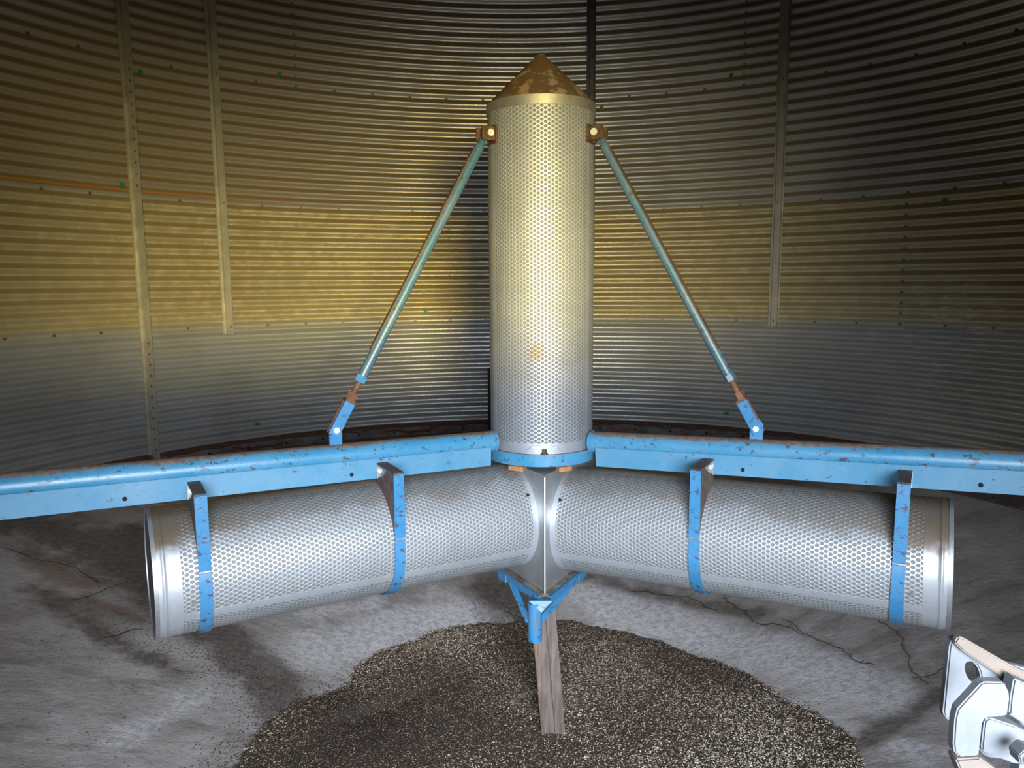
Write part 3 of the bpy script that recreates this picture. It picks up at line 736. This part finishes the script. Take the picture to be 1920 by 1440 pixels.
# ------------------------------------------------------------------ grain
edge_px = [(430, 1440), (560, 1320), (640, 1290), (690, 1240), (800, 1190), (950, 1170), (1080, 1170), (1200, 1200), (1330, 1240), (1440, 1290), (1530, 1340), (1600, 1390), (1620, 1440)]
pa = []
for p in edge_px:
    x, y = floor_pt(*p); pa.append((math.atan2(x, y), math.hypot(x, y)))
pa = sorted(pa); ea = np.array([q[0] for q in pa]); er = np.array([q[1] for q in pa])
ea = np.concatenate([[-math.pi], ea, [math.pi]]); er = np.concatenate([[1.12], er, [1.12]])
def edge_r(a):
    return np.interp(a, ea, er)+.010*np.sin(a*11+.5)+.007*np.sin(a*29+1)*np.sin(a*7)+.003*np.sin(a*113+2)
def ridge(X, Y, p, q, h, wd):
    a = np.array(floor_pt(*p)); b = np.array(floor_pt(*q)); ba = b-a; t_ = np.clip(((X-a[0])*ba[0]+(Y-a[1])*ba[1])/(ba@ba), 0, 1)
    s = ((X-a[0])*(-ba[1])+(Y-a[1])*ba[0])/np.linalg.norm(ba); dd = np.hypot(X-a[0]-ba[0]*t_, Y-a[1]-ba[1]*t_)
    return h*np.exp(-(dd/wd)**2)*np.tanh(s/.02)
def grain_z(X, Y):
    r = np.hypot(X, Y); a = np.arctan2(X, Y); e = edge_r(a); cz = -.06-(2.62-r)*.2513
    f = np.clip(1-r/e, 0, 1); top = -.545+.03*(1-np.exp(-((e-r)/.07)))-.02*np.clip(1-r/.8,0,1)+.04*np.clip((r-.5)/.5,0,1)
    h = np.maximum(cz, top)
    h = cz+(np.maximum(top-cz, 0))
    h = np.where(r < e, np.maximum(h, cz+.006), cz-.02)
    h = h+(r < e*.97)*(sn(X, Y, 9, 3)*.006+sn(X, Y, 23, 5)*.003+ridge(X, Y, (760, 1305), (860, 1262), .013, .06)+ridge(X, Y, (650, 1362), (800, 1322), .015, .07))
    return h
n_ = 150; g_r = np.linspace(0, 1.0, n_); g_a = np.linspace(-math.pi, math.pi, 361)
A_, Q_ = np.meshgrid(g_a, g_r); RR = Q_*edge_r(A_)*1.0; X = RR*np.sin(A_); Y = RR*np.cos(A_); Z = grain_z(X*.999, Y*.999)
Z[-1] = -.06-(2.62-RR[-1])*.2513-.01
V1 = np.stack([X, Y, Z], -1).reshape(-1, 3); ii, jj = np.meshgrid(np.arange(n_-1), np.arange(360), indexing='ij')
F1 = np.stack([ii*361+jj, ii*361+jj+1, (ii+1)*361+jj+1, (ii+1)*361+jj], -1).reshape(-1, 4)
def seeds(X, Y, Z, tone, L, W, flat=.35):
    N = len(X); yaw = rng.uniform(0, 2*math.pi, N); pit = rng.normal(0, flat, N)
    d = np.stack([np.cos(yaw)*np.cos(pit), np.sin(yaw)*np.cos(pit), np.sin(pit)], 1)
    s = np.stack([-np.sin(yaw), np.cos(yaw), rng.normal(0, .4, N)], 1); s /= np.linalg.norm(s, axis=1)[:, None]; u = np.cross(d, s)
    c = np.stack([X, Y, Z], 1); L = L[:, None]; W = W[:, None]
    P = np.stack([c-d*L, c+s*W, c+u*W*.7, c-s*W, c-u*W*.7, c+d*L], 1)
    f = np.array([(0, 2, 1), (0, 3, 2), (0, 4, 3), (0, 1, 4), (5, 1, 2), (5, 2, 3), (5, 3, 4), (5, 4, 1)])
    F = (np.arange(N)[:, None, None]*6+f[None]).reshape(-1, 3)
    return P.reshape(-1, 3), F, np.repeat(tone, 6)
N = 90000
a = rng.uniform(-math.pi, math.pi, N*2); r = np.sqrt(rng.uniform(0, 1, N*2))*(edge_r(a)+.0)
X = r*np.sin(a); Y = r*np.cos(a); ok = (Y > -.62) & (np.abs(X) < 1.15); X, Y, r, a = X[ok][:N], Y[ok][:N], r[ok][:N], a[ok][:N]
ez = edge_r(a); Z = grain_z(X, Y)+.0024
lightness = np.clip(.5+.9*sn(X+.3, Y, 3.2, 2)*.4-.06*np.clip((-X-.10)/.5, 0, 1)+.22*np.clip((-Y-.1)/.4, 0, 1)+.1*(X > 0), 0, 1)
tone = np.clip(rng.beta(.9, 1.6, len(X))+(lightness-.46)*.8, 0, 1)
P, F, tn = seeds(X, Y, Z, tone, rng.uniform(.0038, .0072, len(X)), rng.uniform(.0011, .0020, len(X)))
Fb = np.concatenate([F1[:, [0, 1, 2]], F1[:, [0, 2, 3]]]); nb = len(V1)
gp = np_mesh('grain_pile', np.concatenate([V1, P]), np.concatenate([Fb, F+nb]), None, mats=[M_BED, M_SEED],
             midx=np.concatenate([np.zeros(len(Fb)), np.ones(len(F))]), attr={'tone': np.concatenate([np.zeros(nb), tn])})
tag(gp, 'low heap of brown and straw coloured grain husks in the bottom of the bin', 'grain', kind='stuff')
# loose husks scattered over the concrete
pts = []
def scatter(path, rad, n):
    q = [floor_pt(*p) for p in path]
    for _ in range(n):
        i = random.randrange(len(q)-1); f = random.random(); x = q[i][0]*(1-f)+q[i+1][0]*f+random.gauss(0, rad); y = q[i][1]*(1-f)+q[i+1][1]*f+random.gauss(0, rad)
        if math.hypot(x, y) > edge_r(math.atan2(x, y))-.01 and math.hypot(x, y) < 2.55: pts.append((x, y))
scatter([(360, 1200), (470, 1280), (560, 1330)], .09, 1500); scatter([(200, 1130), (300, 1200)], .12, 500); scatter([(560, 1330), (690, 1250), (820, 1190)], .03, 700)
scatter([(900, 1165), (1100, 1170), (1330, 1235), (1520, 1330)], .02, 500); scatter([(400, 1440), (520, 1330)], .05, 500); scatter([(900, 1130), (990, 1150)], .08, 500)
scatter([(0, 1200), (400, 1400)], .35, 350); scatter([(1100, 1120), (1800, 1300)], .2, 160)
pts = np.array(pts); Zc = -.06-(2.62-np.hypot(pts[:, 0], pts[:, 1]))*.2513+sn(pts[:, 0], pts[:, 1], 3.1, 1)*.006+.0018
P, F, tn = seeds(pts[:, 0], pts[:, 1], Zc, np.clip(rng.beta(1, 4, len(pts)), 0, 1), rng.uniform(.0025, .0055, len(pts)), rng.uniform(.001, .002, len(pts)), .1)
sh = np_mesh('scattered_husks', P, F, M_SEED, attr={'tone': tn}); tag(sh, 'loose dark husks scattered over the concrete around the heap', 'grain', kind='stuff')

# ------------------------------------------------------------------ door latch close to the camera
yc1, yc2, yc3 = -1.93, -1.985, -1.955
T = thing('door_latch', 'pale galvanised door latch bracket close up in the lower right corner', 'latch', tuple(on_y(1850, 1330, yc2)))
def bez(pts): return pts
def plate(name, px, yy, th, mat, hole=None, bevel=.0012, skew=0):
    pts = [on_y(x, y, yy) for x, y in px]
    if skew:
        x0 = pts[0].x; pts = [Vector((p.x, p.y+(p.x-x0)*skew, p.z)) for p in pts]
    bm = bmesh.new(); vs = [bm.verts.new(p) for p in pts]; es = [bm.edges.new((vs[i], vs[(i+1) % len(vs)])) for i in range(len(vs))]
    if hole:
        hp = [on_y(x, y, yy) for x, y in hole]
        if skew: hp = [Vector((p.x, p.y+(p.x-x0)*skew, p.z)) for p in hp]
        hv = [bm.verts.new(p) for p in hp]; es += [bm.edges.new((hv[i], hv[(i+1) % len(hv)])) for i in range(len(hv))]
    bmesh.ops.triangle_fill(bm, use_beauty=True, edges=es)
    r = bmesh.ops.extrude_face_region(bm, geom=list(bm.faces)); vv = [g for g in r['geom'] if isinstance(g, bmesh.types.BMVert)]
    bmesh.ops.translate(bm, verts=vv, vec=(0, th, 0)); bmesh.ops.recalc_face_normals(bm, faces=bm.faces)
    if bevel:
        be = [e for e in bm.edges if len(e.link_faces) == 2 and e.calc_face_angle(0) > .6]
        bmesh.ops.bevel(bm, geom=be, offset=bevel, segments=2, affect='EDGES', clamp_overlap=True)
    me = bpy.data.meshes.new(name); bmesh.ops.translate(bm, verts=bm.verts, vec=-T.location); bm.to_mesh(me); bm.free(); me.materials.append(mat)
    o = bpy.data.objects.new(name, me); COL.objects.link(o); o.parent = T; return o
ell = [(1825+14*math.cos(q)+7*math.sin(q)*.5, 1262+21*math.sin(q)+4*math.cos(q)) for q in [2*math.pi*i/20 for i in range(20)]]
plate('slotted_plate', [(1781, 1212), (1786, 1199), (1798, 1194), (1812, 1200), (1890, 1245), (1932, 1256), (1990, 1300), (1990, 1440), (1850, 1420), (1795, 1362), (1772, 1346), (1769, 1336)], yc1, .007, M_LATCH, ell)
tag(plate('slotted_plate_rim', [(1798, 1193), (1812, 1199), (1890, 1244), (1990, 1296), (1990, 1312), (1930, 1282), (1886, 1274), (1806, 1222), (1790, 1205)], yc1-.006, .006, M_LATCHT), 'tan stained upper rim')
plate('hook_plate', [(1841, 1281), (1848, 1279), (1884, 1280), (1893, 1300), (1894, 1312), (1890, 1340), (1886, 1343), (1850, 1347), (1843, 1354), (1841, 1376), (1836, 1418), (1800, 1421), (1790, 1410), (1788, 1395), (1791, 1350), (1796, 1330)], yc2, .008, M_LATCH)
plate('catch_block', [(1847, 1352), (1856, 1346), (1905, 1362), (1960, 1392), (1960, 1440), (1900, 1432), (1842, 1408), (1841, 1400)], yc3, .016, M_LATCH)
plate('side_plate', [(1896, 1306), (1902, 1272), (1960, 1300), (1960, 1385), (1912, 1352), (1893, 1340)], yc3+.004, .012, M_LATCH)
plate('lower_lip', [(1792, 1424), (1838, 1421), (1880, 1452), (1880, 1500), (1820, 1490)], yc2+.002, .012, M_LATCHT)
p = on_y(1908, 1402, yc2+.018); MB().cyl(p, p-Vector((0, .012, 0)), .0075, 6).build('nut', M_LATCH, T, bevel=.0008)
MB().cyl(p, p-Vector((0, .018, 0)), .0038, 16).build('bolt', M_LATCHT, T)
p = on_y(1985, 1390, yc1+.004); MB().box(p+Vector((.0, .003, 0)), (.03, .005, .045)).cyl(p+Vector((.02, 0, 0)), Vector((.84, -2.60, .86)), .012, 16).build('latch_bar', M_LATCH, T)
